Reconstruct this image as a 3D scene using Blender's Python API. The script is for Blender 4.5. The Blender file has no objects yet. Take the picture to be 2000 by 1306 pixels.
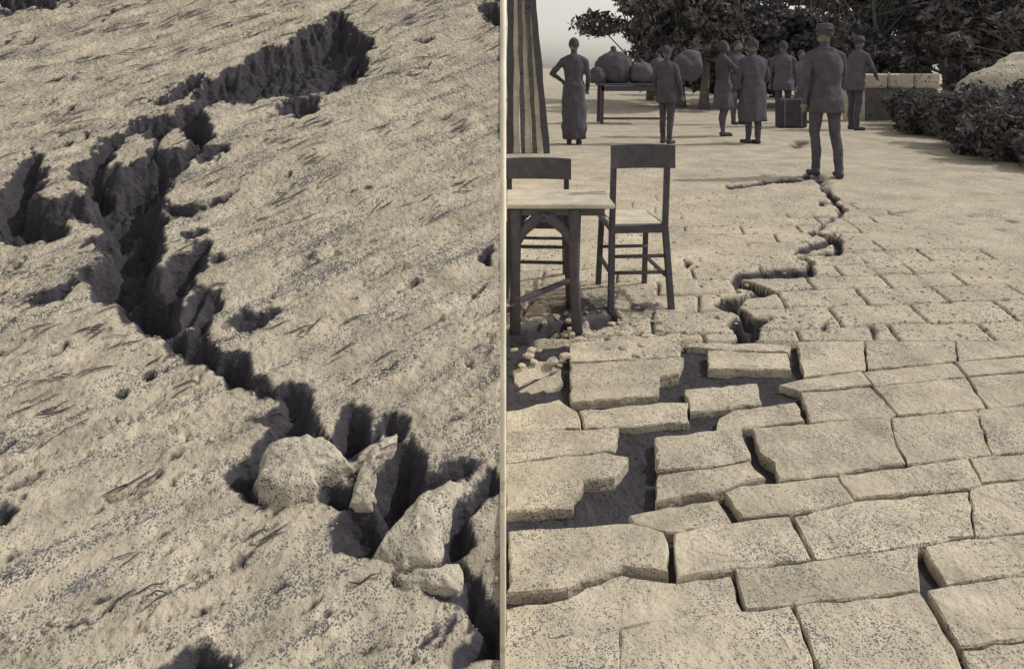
import bpy, bmesh, math, random
import numpy as np
from mathutils import Vector, Matrix, noise as mnoise

rnd = random.Random(7)
nrs = np.random.RandomState(11)
scene = bpy.context.scene
COL = scene.collection

# ------------------------------------------------------------------ camera, sky, sun, exposure
F, CH, HY = 1400.0, 1.23, 132.0          # focal length in photo pixels, eye height, horizon row
cam_d = bpy.data.cameras.new('camera'); cam = bpy.data.objects.new('camera', cam_d); COL.objects.link(cam)
cam.location = (0, 0, CH); cam.rotation_euler = (math.radians(90), 0, 0)
cam_d.sensor_width = 36; cam_d.lens = F / 2000 * 36; cam_d.shift_y = (HY - 653) / 2000
cam_d.clip_start = 0.05; cam_d.clip_end = 3000
scene.camera = cam

SUN_AZ, SUN_EL = math.radians(80), math.radians(45)
w = bpy.data.worlds.new('World'); scene.world = w; w.use_nodes = True
nt = w.node_tree; nt.nodes.clear()
sky = nt.nodes.new('ShaderNodeTexSky'); sky.sky_type = 'NISHITA'; sky.sun_disc = False
sky.sun_elevation = SUN_EL; sky.sun_rotation = SUN_AZ; sky.air_density = 1.0; sky.dust_density = 1.5; sky.ozone_density = 1.0
hs = nt.nodes.new('ShaderNodeHueSaturation'); hs.inputs['Saturation'].default_value = 0.12
tint = nt.nodes.new('ShaderNodeMix'); tint.data_type = 'RGBA'; tint.blend_type = 'MULTIPLY'
tint.inputs['Factor'].default_value = 1; tint.inputs['B'].default_value = (1.0, 0.95, 0.87, 1)
bg = nt.nodes.new('ShaderNodeBackground'); bg.inputs['Strength'].default_value = 0.15
wo = nt.nodes.new('ShaderNodeOutputWorld')
nt.links.new(sky.outputs[0], hs.inputs['Color']); nt.links.new(hs.outputs[0], tint.inputs['A'])
nt.links.new(tint.outputs['Result'], bg.inputs['Color']); nt.links.new(bg.outputs[0], wo.inputs['Surface'])

sd = Vector((math.sin(SUN_AZ) * math.cos(SUN_EL), math.cos(SUN_AZ) * math.cos(SUN_EL), math.sin(SUN_EL)))
sl = bpy.data.lights.new('sun', 'SUN'); sl.energy = 2.3; sl.angle = math.radians(0.6); sl.color = (1.0, 0.955, 0.87)
so = bpy.data.objects.new('sun', sl); COL.objects.link(so); so.rotation_euler = sd.to_track_quat('Z', 'Y').to_euler()
scene.view_settings.view_transform = 'Standard'; scene.view_settings.look = 'None'
scene.view_settings.exposure = 0.05; scene.view_settings.gamma = 1.0

# ------------------------------------------------------------------ helpers
def g2(px, py, z=0.0):
    """photo pixel -> point on the level plane at height z"""
    Y = F * (CH - z) / (py - HY)
    return ((px - 1000) / F * Y, Y)
def atY(px, Y): return (px - 1000) / F * Y
def xr(Y): return -0.0121 * Y            # line of the added divider board between bank and pavement

def vnoise(x, y, seed=0):
    xi = np.floor(x).astype(np.int64); yi = np.floor(y).astype(np.int64)
    fx = x - xi; fy = y - yi; fx = fx * fx * (3 - 2 * fx); fy = fy * fy * (3 - 2 * fy)
    def h(a, b):
        n = (a * 374761393 + b * 668265263 + seed * 1442695041) & 0x7fffffff
        n = ((n ^ (n >> 13)) * 1274126177) & 0x7fffffff
        n = n ^ (n >> 16)
        return (n & 0xffff) / 65535.0
    return (h(xi, yi) * (1 - fx) + h(xi + 1, yi) * fx) * (1 - fy) + (h(xi, yi + 1) * (1 - fx) + h(xi + 1, yi + 1) * fx) * fy
def fbm(x, y, o=4, seed=0):
    s = 0; a = 0.5; t = 0
    for i in range(o):
        s = s + a * vnoise(x * 2 ** i, y * 2 ** i, seed + i * 17); t += a; a *= 0.5
    return s / t
def sstep(a, b, x):
    t = np.clip((x - a) / (b - a), 0, 1); return t * t * (3 - 2 * t)

def poly_sd(px, py, poly):
    """signed distance (inside positive) from points to a polygon"""
    d2 = np.full(px.shape, 1e12); ins = np.zeros(px.shape, bool); n = len(poly)
    for i in range(n):
        ax, ay = poly[i]; bx, by = poly[(i + 1) % n]
        ex, ey = bx - ax, by - ay; L = ex * ex + ey * ey + 1e-9
        t = np.clip(((px - ax) * ex + (py - ay) * ey) / L, 0, 1)
        d2 = np.minimum(d2, (px - ax - t * ex) ** 2 + (py - ay - t * ey) ** 2)
        c = (ay > py) != (by > py)
        xx = ax + (py - ay) * ex / (ey if abs(ey) > 1e-9 else 1e-9)
        ins ^= c & (px < xx)
    d = np.sqrt(d2)
    return np.where(ins, d, -d)
def near(px, py, poly, m=40):
    xs = [p[0] for p in poly]; ys = [p[1] for p in poly]
    return (px > min(xs) - m) & (px < max(xs) + m) & (py > min(ys) - m) & (py < max(ys) + m)

def link(name, me, mats=None, parent=None, smooth=False):
    o = bpy.data.objects.new(name, me); COL.objects.link(o)
    if mats is not None:
        for m in (mats if isinstance(mats, (list, tuple)) else [mats]): me.materials.append(m)
    if parent: o.parent = parent
    if smooth: me.polygons.foreach_set('use_smooth', [True] * len(me.polygons))
    return o
def tag(o, label, cat, group=None):
    o['label'] = label; o['category'] = cat
    if group: o['group'] = group
    return o
def thing(name, label, cat, loc, rz=0, group=None):
    o = bpy.data.objects.new(name, None); COL.objects.link(o); o.location = loc; o.rotation_euler = (0, 0, rz)
    o.empty_display_size = 0.1
    return tag(o, label, cat, group)
def struct(o, kind='structure'): o['kind'] = kind; return o
def mesh_np(name, V, Fq):
    me = bpy.data.meshes.new(name); V = np.asarray(V, dtype=np.float32); Fq = np.asarray(Fq, dtype=np.int32)
    n = Fq.shape[1]
    me.vertices.add(len(V)); me.vertices.foreach_set('co', V.ravel())
    me.loops.add(Fq.size); me.loops.foreach_set('vertex_index', Fq.ravel())
    me.polygons.add(len(Fq)); me.polygons.foreach_set('loop_start', np.arange(0, Fq.size, n, dtype=np.int32))
    me.update(calc_edges=True); me.validate()
    return me
def grid_faces(nr, nc):
    i = np.arange(nr - 1)[:, None] * nc + np.arange(nc - 1)[None, :]
    return np.stack([i, i + 1, i + nc + 1, i + nc], -1).reshape(-1, 4)
def mesh_bm(name, bm):
    bmesh.ops.recalc_face_normals(bm, faces=bm.faces)
    me = bpy.data.meshes.new(name); bm.to_mesh(me); bm.free(); return me

def bar(bm, a, b, wx, wy, up=Vector((0, 0, 1)), bev=0.003):
    """box-section bar from a to b"""
    a = Vector(a); b = Vector(b); d = b - a; L = d.length; z = d.normalized()
    if abs(z.dot(up)) > 0.99: up = Vector((0, 1, 0))
    elif abs(z.z) < 0.3: wx, wy = wy, wx          # level bars: first size is the height
    x = up.cross(z).normalized(); y = z.cross(x)
    r = bmesh.ops.create_cube(bm, size=1)
    M = Matrix((x, y, z)).transposed().to_4x4(); M.translation = (a + b) / 2
    bmesh.ops.scale(bm, vec=(wx, wy, L), verts=r['verts']); bmesh.ops.transform(bm, matrix=M, verts=r['verts'])
    if bev:
        es = list({e for v in r['verts'] for e in v.link_edges})
        bmesh.ops.bevel(bm, geom=es, offset=bev, segments=1, affect='EDGES')
def tube(bm, pts, rads, seg=10, closed_ends=True, sx=1.0, ridge=None):
    rings = []
    n = len(pts); pts = [Vector(p) for p in pts]
    for i, p in enumerate(pts):
        t = (pts[min(i + 1, n - 1)] - pts[max(i - 1, 0)]).normalized()
        u = Vector((1, 0, 0)) if abs(t.x) < 0.9 else Vector((0, 1, 0))
        u = (u - t * u.dot(t)).normalized(); v = t.cross(u)
        ring = []
        for k in range(seg):
            a = 2 * math.pi * k / seg; r = rads[i]
            if ridge: r *= ridge(a, i)
            ring.append(bm.verts.new(p + u * math.cos(a) * r * sx + v * math.sin(a) * r))
        rings.append(ring)
    for i in range(n - 1):
        for k in range(seg):
            bm.faces.new((rings[i][k], rings[i][(k + 1) % seg], rings[i + 1][(k + 1) % seg], rings[i + 1][k]))
    if closed_ends:
        bm.faces.new(rings[0][::-1]); bm.faces.new(rings[-1])
    return rings

# ------------------------------------------------------------------ materials
def mat(name, light, dark, dot=90.0, dens=(0.18, 0.42), blotch=3.0, rough=0.95, bump=0.25, bscale=60.0, stretch=None, amount=1.0, var=0.18, shade_col=None, vst=None, each=0.0):
    m = bpy.data.materials.new(name); m.use_nodes = True; t = m.node_tree; N = t.nodes; L = t.links
    b = N['Principled BSDF']; b.inputs['Roughness'].default_value = rough; b.inputs['Specular IOR Level'].default_value = 0.15
    geo = N.new('ShaderNodeNewGeometry')
    pos = geo.outputs['Position']
    vo = N.new('ShaderNodeTexVoronoi'); vo.inputs['Scale'].default_value = dot; vo.inputs['Randomness'].default_value = 0.95
    L.new(pos, vo.inputs['Vector'])
    if vst:
        mv = N.new('ShaderNodeMapping'); mv.inputs['Scale'].default_value = vst; L.new(pos, mv.inputs['Vector']); L.new(mv.outputs[0], vo.inputs['Vector'])
    n1 = N.new('ShaderNodeTexNoise'); n1.inputs['Scale'].default_value = blotch; n1.inputs['Detail'].default_value = 6; n1.inputs['Roughness'].default_value = 0.65
    if stretch:
        mp = N.new('ShaderNodeMapping'); mp.vector_type = 'TEXTURE'; mp.inputs['Rotation'].default_value = stretch[0]; mp.inputs['Scale'].default_value = stretch[1]
        L.new(pos, mp.inputs['Vector']); L.new(mp.outputs[0], n1.inputs['Vector'])
    else: L.new(pos, n1.inputs['Vector'])
    mr = N.new('ShaderNodeMapRange'); mr.inputs[1].default_value = 0.3; mr.inputs[2].default_value = 0.7
    mr.inputs[3].default_value = dens[0]; mr.inputs[4].default_value = dens[1]; L.new(n1.outputs['Fac'], mr.inputs[0])
    sb = N.new('ShaderNodeMath'); sb.operation = 'SUBTRACT'; L.new(mr.outputs[0], sb.inputs[0]); L.new(vo.outputs['Distance'], sb.inputs[1])
    nf = N.new('ShaderNodeTexNoise'); nf.inputs['Scale'].default_value = dot * 0.45; nf.inputs['Detail'].default_value = 3; L.new(pos, nf.inputs['Vector'])
    ad = N.new('ShaderNodeMath'); ad.operation = 'MULTIPLY_ADD'; ad.inputs[1].default_value = 0.9; L.new(nf.outputs['Fac'], ad.inputs[0]); L.new(sb.outputs[0], ad.inputs[2])
    a2 = N.new('ShaderNodeMath'); a2.operation = 'SUBTRACT'; a2.inputs[1].default_value = 0.45; L.new(ad.outputs[0], a2.inputs[0]); sb = a2
    ms = N.new('ShaderNodeMapRange'); ms.inputs[1].default_value = -0.05; ms.inputs[2].default_value = 0.05
    ms.inputs[3].default_value = 0; ms.inputs[4].default_value = amount; L.new(sb.outputs[0], ms.inputs[0])
    n2 = N.new('ShaderNodeTexNoise'); n2.inputs['Scale'].default_value = blotch * 1.7; n2.inputs['Detail'].default_value = 4
    L.new(pos, n2.inputs['Vector'])
    vr = N.new('ShaderNodeMapRange'); vr.inputs[1].default_value = 0.3; vr.inputs[2].default_value = 0.7; vr.inputs[3].default_value = 1 - var; vr.inputs[4].default_value = 1 + var
    L.new(n2.outputs['Fac'], vr.inputs[0])
    if each:
        oi = N.new('ShaderNodeObjectInfo'); rr_ = N.new('ShaderNodeMapRange'); rr_.inputs[3].default_value = 1 - each; rr_.inputs[4].default_value = 1 + each * .8; L.new(oi.outputs['Random'], rr_.inputs[0])
        mu = N.new('ShaderNodeMath'); mu.operation = 'MULTIPLY'; L.new(vr.outputs[0], mu.inputs[0]); L.new(rr_.outputs[0], mu.inputs[1]); vr = mu
    sc = N.new('ShaderNodeVectorMath'); sc.operation = 'SCALE'; sc.inputs[0].default_value = light; L.new(vr.outputs[0], sc.inputs['Scale'])
    mx = N.new('ShaderNodeMix'); mx.data_type = 'RGBA'; L.new(ms.outputs[0], mx.inputs['Factor'])
    L.new(sc.outputs[0], mx.inputs['A']); mx.inputs['B'].default_value = (*dark, 1)
    if shade_col:      # shade of cracks and pits painted as a darker tone; joints share it
        at = N.new('ShaderNodeAttribute'); at.attribute_name = 'shade_joint_mask'
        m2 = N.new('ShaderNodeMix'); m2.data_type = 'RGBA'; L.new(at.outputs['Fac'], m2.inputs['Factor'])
        sv = N.new('ShaderNodeVectorMath'); sv.operation = 'SCALE'; sv.inputs[0].default_value = shade_col; L.new(vr.outputs[0], sv.inputs['Scale'])
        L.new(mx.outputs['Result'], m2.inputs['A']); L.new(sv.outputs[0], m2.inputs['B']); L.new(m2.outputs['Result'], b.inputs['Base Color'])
    else: L.new(mx.outputs['Result'], b.inputs['Base Color'])
    n3 = N.new('ShaderNodeTexNoise'); n3.inputs['Scale'].default_value = bscale; n3.inputs['Detail'].default_value = 5
    L.new(pos, n3.inputs['Vector'])
    bp = N.new('ShaderNodeBump'); bp.inputs['Strength'].default_value = bump; bp.inputs['Distance'].default_value = 0.02
    L.new(n3.outputs['Fac'], bp.inputs['Height']); L.new(bp.outputs[0], b.inputs['Normal'])
    return m
SLATE = (0.050, 0.049, 0.062)
PALE = (0.40, 0.355, 0.275)
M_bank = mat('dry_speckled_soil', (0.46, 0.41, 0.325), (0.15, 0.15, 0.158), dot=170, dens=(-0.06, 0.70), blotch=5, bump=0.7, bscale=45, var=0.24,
             stretch=((0, 0, math.radians(33)), (3.0, 0.32, 1.0)), shade_col=(0.054, 0.051, 0.062))
M_stone = mat('worn_paving_stone', (0.46, 0.41, 0.325), (0.14, 0.14, 0.147), dot=190, dens=(0.10, 0.54), blotch=4, bump=0.6, bscale=38, each=0.13, var=0.22)
M_plaza = mat('dusty_pavement', (0.45, 0.40, 0.315), (0.16, 0.16, 0.165), dot=85, dens=(0.16, 0.50), blotch=1.6, bump=0.35, bscale=30, shade_col=(0.055, 0.052, 0.062))
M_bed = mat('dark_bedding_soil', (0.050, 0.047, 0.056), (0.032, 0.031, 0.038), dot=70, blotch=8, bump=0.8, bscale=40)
M_ground = mat('dusty_ground', (0.43, 0.39, 0.32), (0.20, 0.20, 0.20), dot=9, dens=(0.1, 0.4), blotch=0.5, bump=0.2, bscale=6)
M_clod = mat('pale_earth_clod', (0.46, 0.42, 0.345), (0.14, 0.14, 0.147), dot=150, dens=(0.08, 0.44), blotch=9, bump=0.7, bscale=50)
M_pole = mat('pale_added_divider', (0.80, 0.74, 0.62), (0.6, 0.56, 0.5), dot=40, dens=(0.0, 0.2), blotch=6, bump=0.05)
M_board = mat('pale_bleached_wood', (0.56, 0.515, 0.43), (0.34, 0.32, 0.28), dot=40, dens=(0.0, 0.25), blotch=6, bump=0.15, bscale=40)
M_dwood = mat('dark_stained_wood', (0.088, 0.083, 0.098), (0.15, 0.145, 0.15), dot=110, dens=(0.0, 0.35), blotch=12, bump=0.2, rough=0.8, amount=0.7)
M_cloth = mat('pale_table_cloth', (0.48, 0.44, 0.365), (0.18, 0.18, 0.18), dot=150, dens=(0.05, 0.36), blotch=6, bump=0.1)
M_bark = mat('furrowed_dark_bark', (0.26, 0.24, 0.21), (0.07, 0.069, 0.078), dot=22, dens=(0.15, 0.62), blotch=3, bump=1.0, bscale=14,
             stretch=((0, 0, 0), (.25, .25, 3)), vst=(1, 1, .07))
M_bark2 = mat('grey_bark', (0.13, 0.125, 0.12), (0.06, 0.06, 0.067), dot=25, blotch=4, bump=0.8, bscale=20)
M_leaf = mat('dark_foliage', (0.15, 0.143, 0.145), (0.07, 0.067, 0.08), dot=3, dens=(0.2, 0.6), blotch=1.2, bump=0.0, var=0.45)
M_leaf2 = mat('dusty_foliage', (0.19, 0.18, 0.165), (0.08, 0.08, 0.086), dot=4, dens=(0.2, 0.6), blotch=1.4, bump=0.0, var=0.4)
M_rock = mat('pale_weathered_rock', (0.47, 0.43, 0.355), (0.14, 0.14, 0.15), dot=22, dens=(0.08, 0.42), blotch=2.5, bump=0.8, bscale=9)
M_skin = mat('skin', (0.20, 0.165, 0.14), (0.12, 0.105, 0.10), dot=30, dens=(0.0, 0.2), blotch=5, bump=0.05, rough=0.6)
M_hair = mat('dark_hair', (0.075, 0.072, 0.08), (0.05, 0.05, 0.056), dot=60, blotch=20, bump=0.5, bscale=80)
def clothmat(n, v): return mat(n, (v, v * 0.94, v * 1.16), (v * 1.9, v * 1.8, v * 1.9), dot=38, dens=(0.05, 0.36), blotch=6, bump=0.3, bscale=25, amount=0.3, var=0.16)
M_c1 = clothmat('charcoal_wool', 0.085); M_c2 = clothmat('slate_cotton', 0.105); M_c3 = clothmat('black_leather', 0.07); M_c4 = clothmat('grey_tweed', 0.15)
M_lite = mat('pale_scarf_cloth', (0.36, 0.32, 0.26), (0.10, 0.10, 0.11), dot=40, dens=(0.05, 0.3), blotch=8, bump=0.2)

# ------------------------------------------------------------------ left: cracked bank
def zbank(Y):
    u = Y - 1.467
    z = 0.30 * u + 0.06 * u * u
    return np.where(u < 0, np.maximum(0.30 * u + 0.22 * u * u, -0.1), z)
S6 = 2.041
def c6(l): return [(x / S6, y / S6) for x, y in l]
def c8(l): return [(400 + x / 2.087, 680 + y / 2.087) for x, y in l]
FISS = [  # (polygon in photo pixels, depth in m)
    (c6([(1350,60),(1300,95),(1230,120),(1190,145),(1180,180),(1080,195),(1000,235),(960,280),(900,285),(890,310),(830,325),(790,385),(770,420),(700,455),(620,470),
         (540,490),(500,530),(420,560),(380,610),(370,650),(300,690),(295,710),(350,740),(370,770),(345,785),(290,815),(285,850),(330,870),(400,880),(420,920),(350,945),
         (410,965),(430,1010),(400,1045),(330,1085),(320,1110),(380,1150),(370,1200),(420,1210),(460,1200),(490,1225),(500,1270),(560,1290),(610,1325),(650,1335),(700,1310),(722,1270),(705,1190),
         (725,1150),(780,1110),(800,1060),(835,965),(780,975),(700,1030),(640,1085),(618,1060),(640,1000),(660,900),(650,850),(640,770),(680,700),(720,660),(780,625),(830,560),(850,530),(820,490),
         (790,450),(805,420),(880,400),(960,400),(1040,385),(1110,365),(1210,360),(1300,355),(1400,310),(1460,280),(1455,200),(1480,170),(1400,110),(1370,70)]), 0.36),
    (c6([(140,615),(172,680),(150,740),(130,788),(230,792),(320,785),(370,780),(360,830),(300,828),(230,850),(275,920),(200,940),(60,965),(-20,940),(-20,820),(40,740),(90,660)]), 0.30),
    (c6([(1120,420),(1180,395),(1250,390),(1255,415),(1200,450),(1170,465),(1150,435)]), 0.10),
    (c6([(640,400),(700,350),(750,315),(800,310),(770,345),(700,385)]), 0.10),
    (c6([(1060,470),(1090,445),(1160,430),(1140,455)]), 0.06),
    (c6([(800,650),(830,600),(890,585),(870,620)]), 0.14),
    (c6([(660,805),(720,815),(800,820),(770,845),(690,840)]), 0.14), (c6([(790,800),(870,780),(945,750),(900,790),(830,815)]), 0.06),
    (c6([(105,1200),(200,1165),(300,1110),(330,1085),(310,1125),(230,1180),(130,1212)]), 0.12),
    (c6([(240,1015),(330,990),(420,980),(330,1005)]), 0.06), (c6([(220,540),(340,490),(330,508),(240,545)]), 0.06), (c6([(210,590),(290,555),(280,578)]), 0.05),
    (c6([(740,925),(800,905),(820,915),(760,940)]), 0.08), (c6([(840,1020),(880,1000),(885,1020),(850,1035)]), 0.08),
    (c6([(0,-20),(260,-20),(200,10),(110,15),(60,28),(0,40)]), 0.3),
    (c6([(1925,30),(1980,20),(2000,60),(1990,95),(1950,60)]), 0.14), (c6([(1650,160),(1740,150),(1700,175)]), 0.06), (c6([(1640,275),(1720,240),(1700,270)]), 0.06),
    (c6([(1600,1140),(1690,1120),(1640,1150)]), 0.06), (c6([(1905,1045),(1940,1005),(1930,1050)]), 0.07), (c6([(1740,480),(1800,450),(1780,475)]), 0.05),
    ([(455,625),(480,605),(530,597),(537,610),(500,635),(470,633)], 0.22), ([(385,600),(415,597),(408,630),(380,642)], 0.16), ([(352,660),(400,638),(412,660),(380,692),(356,680)], 0.22),
    (c8([(15,70),(60,0),(160,-5),(178,60),(210,130),(170,138),(110,142),(70,90)]), 0.28),
    (c8([(245,165),(300,135),(350,118),(412,150),(422,240),(432,310),(512,350),(440,368),(400,352),(340,402),(242,422),(212,480),(206,550),(240,612),(150,552),(92,512),(118,440),(200,400),(230,350),(300,310),(222,270),(300,235),(320,190),(270,190)]), 0.34),
    (c8([(570,225),(652,238),(664,340),(642,402),(600,418),(516,378),(540,350),(545,280)]), 0.30),
    (c8([(716,322),(750,266),(830,290),(824,350),(780,368),(760,345)]), 0.18),
    (c8([(780,385),(850,375),(895,450),(888,530),(960,500),(1060,478),(1085,500),(980,570),(900,592),(842,664),(790,712),(722,762),(672,845),(535,802),(530,710),(610,628),(690,620),(680,540),(700,470)]), 0.36),
    (c8([(462,540),(520,528),(580,560),(625,500),(602,595),(560,632),(496,612)]), 0.16),
    (c8([(1016,662),(1060,640),(1110,600),(1175,520),(1192,590),(1140,612),(1074,692),(1084,770),(1052,842),(1000,862),(962,924),(936,890),(978,830),(968,760)]), 0.26),
    (c8([(1040,906),(1112,930),(1142,1050),(1215,1080),(1215,1255),(1100,1252),(1024,1296),(1110,1150),(1070,1062),(980,1037),(910,1010),(1030,1012),(1052,970)]), 0.30),
    (c8([(815,1320),(865,1220),(960,1140),(1044,1076),(985,1152),(885,1235),(850,1320)]), 0.16),
    (c8([(748,930),(792,896),(766,936),(806,972),(780,978)]), 0.06), (c8([(1060,85),(1085,85),(1085,105),(1062,108)]), 0.06), (c8([(720,85),(790,66),(760,92)]), 0.06),
    ([(300,1320),(350,1268),(400,1243),(424,1262),(484,1306),(440,1320)], 0.075),
    ([(210,958),(268,936),(314,903),(318,912),(272,950),(216,968)], 0.04), ([(315,895),(356,858),(350,872),(322,900)], 0.03),
    ([(-10,985),(18,975),(22,985),(0,1010),(-10,1010)], 0.08), ([(275,728),(300,716),(302,730),(285,738)], 0.06), ([(225,765),(250,755),(245,770)], 0.05),
    ([(20,940),(85,912),(60,935),(15,950)], 0.04), ([(170,1220),(220,1168),(205,1200),(180,1222)], 0.05), ([(-10,690),(40,675),(20,690),(-10,700)], 0.05),
    ([(190,345),(225,330),(205,352)], 0.05),
]
ISL = [c6([(425,655),(470,600),(540,530),(585,528),(606,560),(585,612),(500,645)]), c6([(640,560),(690,508),(756,560),(712,594),(650,585)])]
FISS += [([(300,640),(345,635),(372,655),(400,640),(415,668),(440,690),(425,712),(392,694),(362,690)], .16), ([(470,700),(505,735),(540,752),(560,745),(566,768),(520,768),(486,742)], .14),
         ([(600,800),(640,850),(690,875),(668,890),(628,862)], .10), ([(715,850),(735,830),(752,835),(745,850)], .08), ([(860,1105),(905,1100),(915,1125),(880,1130)], .10), ([(395,590),(425,570),(432,590),(405,612)], .08),
         ([(340,650),(360,600),(395,560),(402,575),(372,622)], .09), ([(230,300),(200,330),(150,340),(140,328),(190,312)], .09), ([(60,460),(120,440),(150,400),(110,395),(70,420)], .12)]
for k in range(100):   # short rills, all raked the same way
    cx, cy = rnd.uniform(-30, 975), rnd.uniform(0, 1300)
    l = rnd.uniform(16, 62); a = math.radians(rnd.uniform(18, 42)); t = rnd.uniform(4.0, 9.0)
    ux, uy = math.cos(a), -math.sin(a)
    FISS.append(([(cx - ux * l / 2, cy - uy * l / 2), (cx - uy * -t / 2, cy + ux * -t / 2 + rnd.uniform(-3, 3)), (cx + ux * l / 2, cy + uy * l / 2), (cx - uy * t / 2, cy + ux * t / 2 + rnd.uniform(-2, 3))], rnd.uniform(0.014, 0.045)))
LUMP = [(c8([(205,560),(215,480),(250,425),(345,400),(410,375),(480,390),(560,440),(560,500),(470,545),(460,610),(340,640),(240,620)]), 0.05),
        (c8([(600,620),(640,500),(720,400),(780,355),(770,400),(700,470),(690,560),(650,640)]), 0.05),
        (c8([(690,840),(790,720),(900,600),(1000,560),(1040,560),(1020,640),(970,720),(960,840),(930,900),(800,900)]), 0.05),
        (c8([(760,990),(830,930),(960,930),(1040,920),(1020,1000),(920,1000),(1000,1050),(960,1100)]), 0.04)]
Ys = np.concatenate([np.arange(0.8, 1.4, 0.03), np.arange(1.4, 5.2, 0.0075), np.arange(5.2, 9.01, 0.1)])
Ss = np.concatenate([np.arange(0, 3.7, 0.0075), np.arange(3.7, 7.3, 0.08)])
YY, SS = np.meshgrid(Ys, Ss, indexing='ij')
XX = xr(YY) - 0.006 - SS
ZB = zbank(np.minimum(YY, 6.2)); ZB = ZB * (1 - sstep(4.6, 7.1, SS)) * (1 - sstep(6.0, 8.9, YY))
warp = 1.0
PX = 1000 + XX / YY * F; PY = HY + (CH - ZB) / YY * F
wx = (fbm(XX * 22, YY * 22, 4, 3) - 0.5) * 34; wy = (fbm(XX * 22, YY * 22, 4, 91) - 0.5) * 26
QX, QY = PX + wx, PY + wy
mpp = YY / F
depth = np.zeros_like(ZB); fissure_shade = np.zeros_like(ZB)
isl = np.full(ZB.shape, -99.0)
for p in ISL:
    m = near(QX, QY, p); isl[m] = np.maximum(isl[m], poly_sd(QX[m], QY[m], p))
for p, dmax in FISS:
    dmax = dmax if dmax < 0.07 else 0.06 + dmax * 0.30
    small = dmax < 0.07
    m = near(QX, QY, p, 12)
    if not m.any(): continue
    qx, qy = (QX[m], QY[m]) if not small else (PX[m] + wx[m] * 0.3, PY[m] + wy[m] * 0.3)
    s = poly_sd(qx, qy, p) + (0 if small or p[0][1] > 1300 else 8.0)
    s = np.where(isl[m] > -20, np.minimum(s, -isl[m]), s)
    dm = s * mpp[m]
    d = dmax * sstep(-0.003, 0.007 if small else 0.03 + dmax * 0.3, dm) * (0.45 + 1.1 * fbm(XX[m] * 17, YY[m] * 17, 4, 5))
    depth[m] = np.maximum(depth[m], d); fissure_shade[m] = np.maximum(fissure_shade[m], sstep(-0.004, 0.004, dm + (fbm(XX[m] * 60, YY[m] * 60, 2, 6) - .5) * .02))  # shade inside the fissure painted dark from its edges inward
lump = np.zeros_like(ZB)
for p, h in LUMP:
    m = near(QX, QY, p, 8); s = poly_sd(QX[m], QY[m], p) * mpp[m]
    lump[m] = np.maximum(lump[m], h * sstep(0.0, 0.07, s))
ca, sa = math.cos(math.radians(33)), math.sin(math.radians(33))
AL, AC = XX * ca + YY * sa, -XX * sa + YY * ca
rough = 0.024 * (fbm(AL * 3.5, AC * 20, 4, 21) - 0.5) + 0.013 * (fbm(XX * 24, YY * 24, 4, 33) - 0.5) + 0.07 * (fbm(XX * 1.3, YY * 1.3, 2, 41) - 0.5)
r2 = np.abs(fbm(AL * 4.5, AC * 26, 3, 57) - 0.5)
rough -= 0.018 * (1 - sstep(0.0, 0.03, r2)) * sstep(0.45, 0.62, fbm(XX * 4, YY * 4, 2, 61))
ZZ = ZB + rough + lump - depth
V = np.stack([XX, YY, ZZ], -1).reshape(-1, 3)
me = mesh_np('cracked_ground', V, grid_faces(len(Ys), len(Ss))[:, ::-1])
at = me.attributes.new('shade_joint_mask', 'FLOAT', 'POINT'); at.data.foreach_set('value', fissure_shade.astype(np.float32).ravel())
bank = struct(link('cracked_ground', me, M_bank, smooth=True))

def clod(label, poly, thick, lift, seed):
    """angular block of dry soil broken off the fissure's edge"""
    pts = []
    for px, py in poly:
        Y = 3.0
        for _ in range(30):
            z = float(zbank(np.array(Y))); Y = 0.5 * Y + 0.5 * (F * (CH - z) / (py - HY))
        pts.append(Vector(((px - 1000) / F * Y, Y, float(zbank(np.array(Y))))))
    c = sum(pts, Vector()) / len(pts)
    bm = bmesh.new()
    ring = []
    n = len(pts)
    fine = []
    for i in range(n):
        a, b = pts[i], pts[(i + 1) % n]
        for t in (0, 0.33, 0.66): fine.append(a.lerp(b, t))
    lv = []
    for sc, dz in ((0.86, -thick), (1.0, -thick * 0.4), (1.0, thick * 0.15), (0.86, thick * 0.45), (0.5, thick * 0.62)):
        lv.append([bm.verts.new((p - c) * sc + Vector((0, 0, dz + lift))) for p in fine])
    for a, b in zip(lv, lv[1:]):
        for i in range(len(fine)): bm.faces.new((a[i], a[(i + 1) % len(fine)], b[(i + 1) % len(fine)], b[i]))
    bm.faces.new(lv[0][::-1])
    cv = bm.verts.new((0, 0, thick * 0.66 + lift))
    for i in range(len(fine)): bm.faces.new((lv[-1][i], lv[-1][(i + 1) % len(fine)], cv))
    bmesh.ops.subdivide_edges(bm, edges=bm.edges, cuts=2, use_grid_fill=True)
    for v in bm.verts:
        q = v.co * 16 + Vector((seed * 7.1, 0, 0))
        v.co += mnoise.noise_vector(q) * 0.012 + mnoise.noise_vector(q * 3.1) * 0.006
    o = link('soil_clod', mesh_bm('soil_clod', bm), M_clod, smooth=True); o.location = c
    return tag(o, label, 'soil clod', 'clods in the fissure')
clod('rounded pale earth clod lying in the lower fissure, the largest boulder-like lump', c8([(208,555),(218,482),(252,428),(345,402),(410,377),(480,392),(555,440),(600,500),(520,528),(462,545),(455,608),(340,632),(240,612)]), 0.07, 0.0, 1)
clod('narrow upright pale earth sliver leaning between two dark pits of the fissure', c8([(598,625),(640,500),(722,400),(782,357),(772,400),(700,472),(688,560),(684,618)]), 0.05, 0.0, 2)
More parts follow.
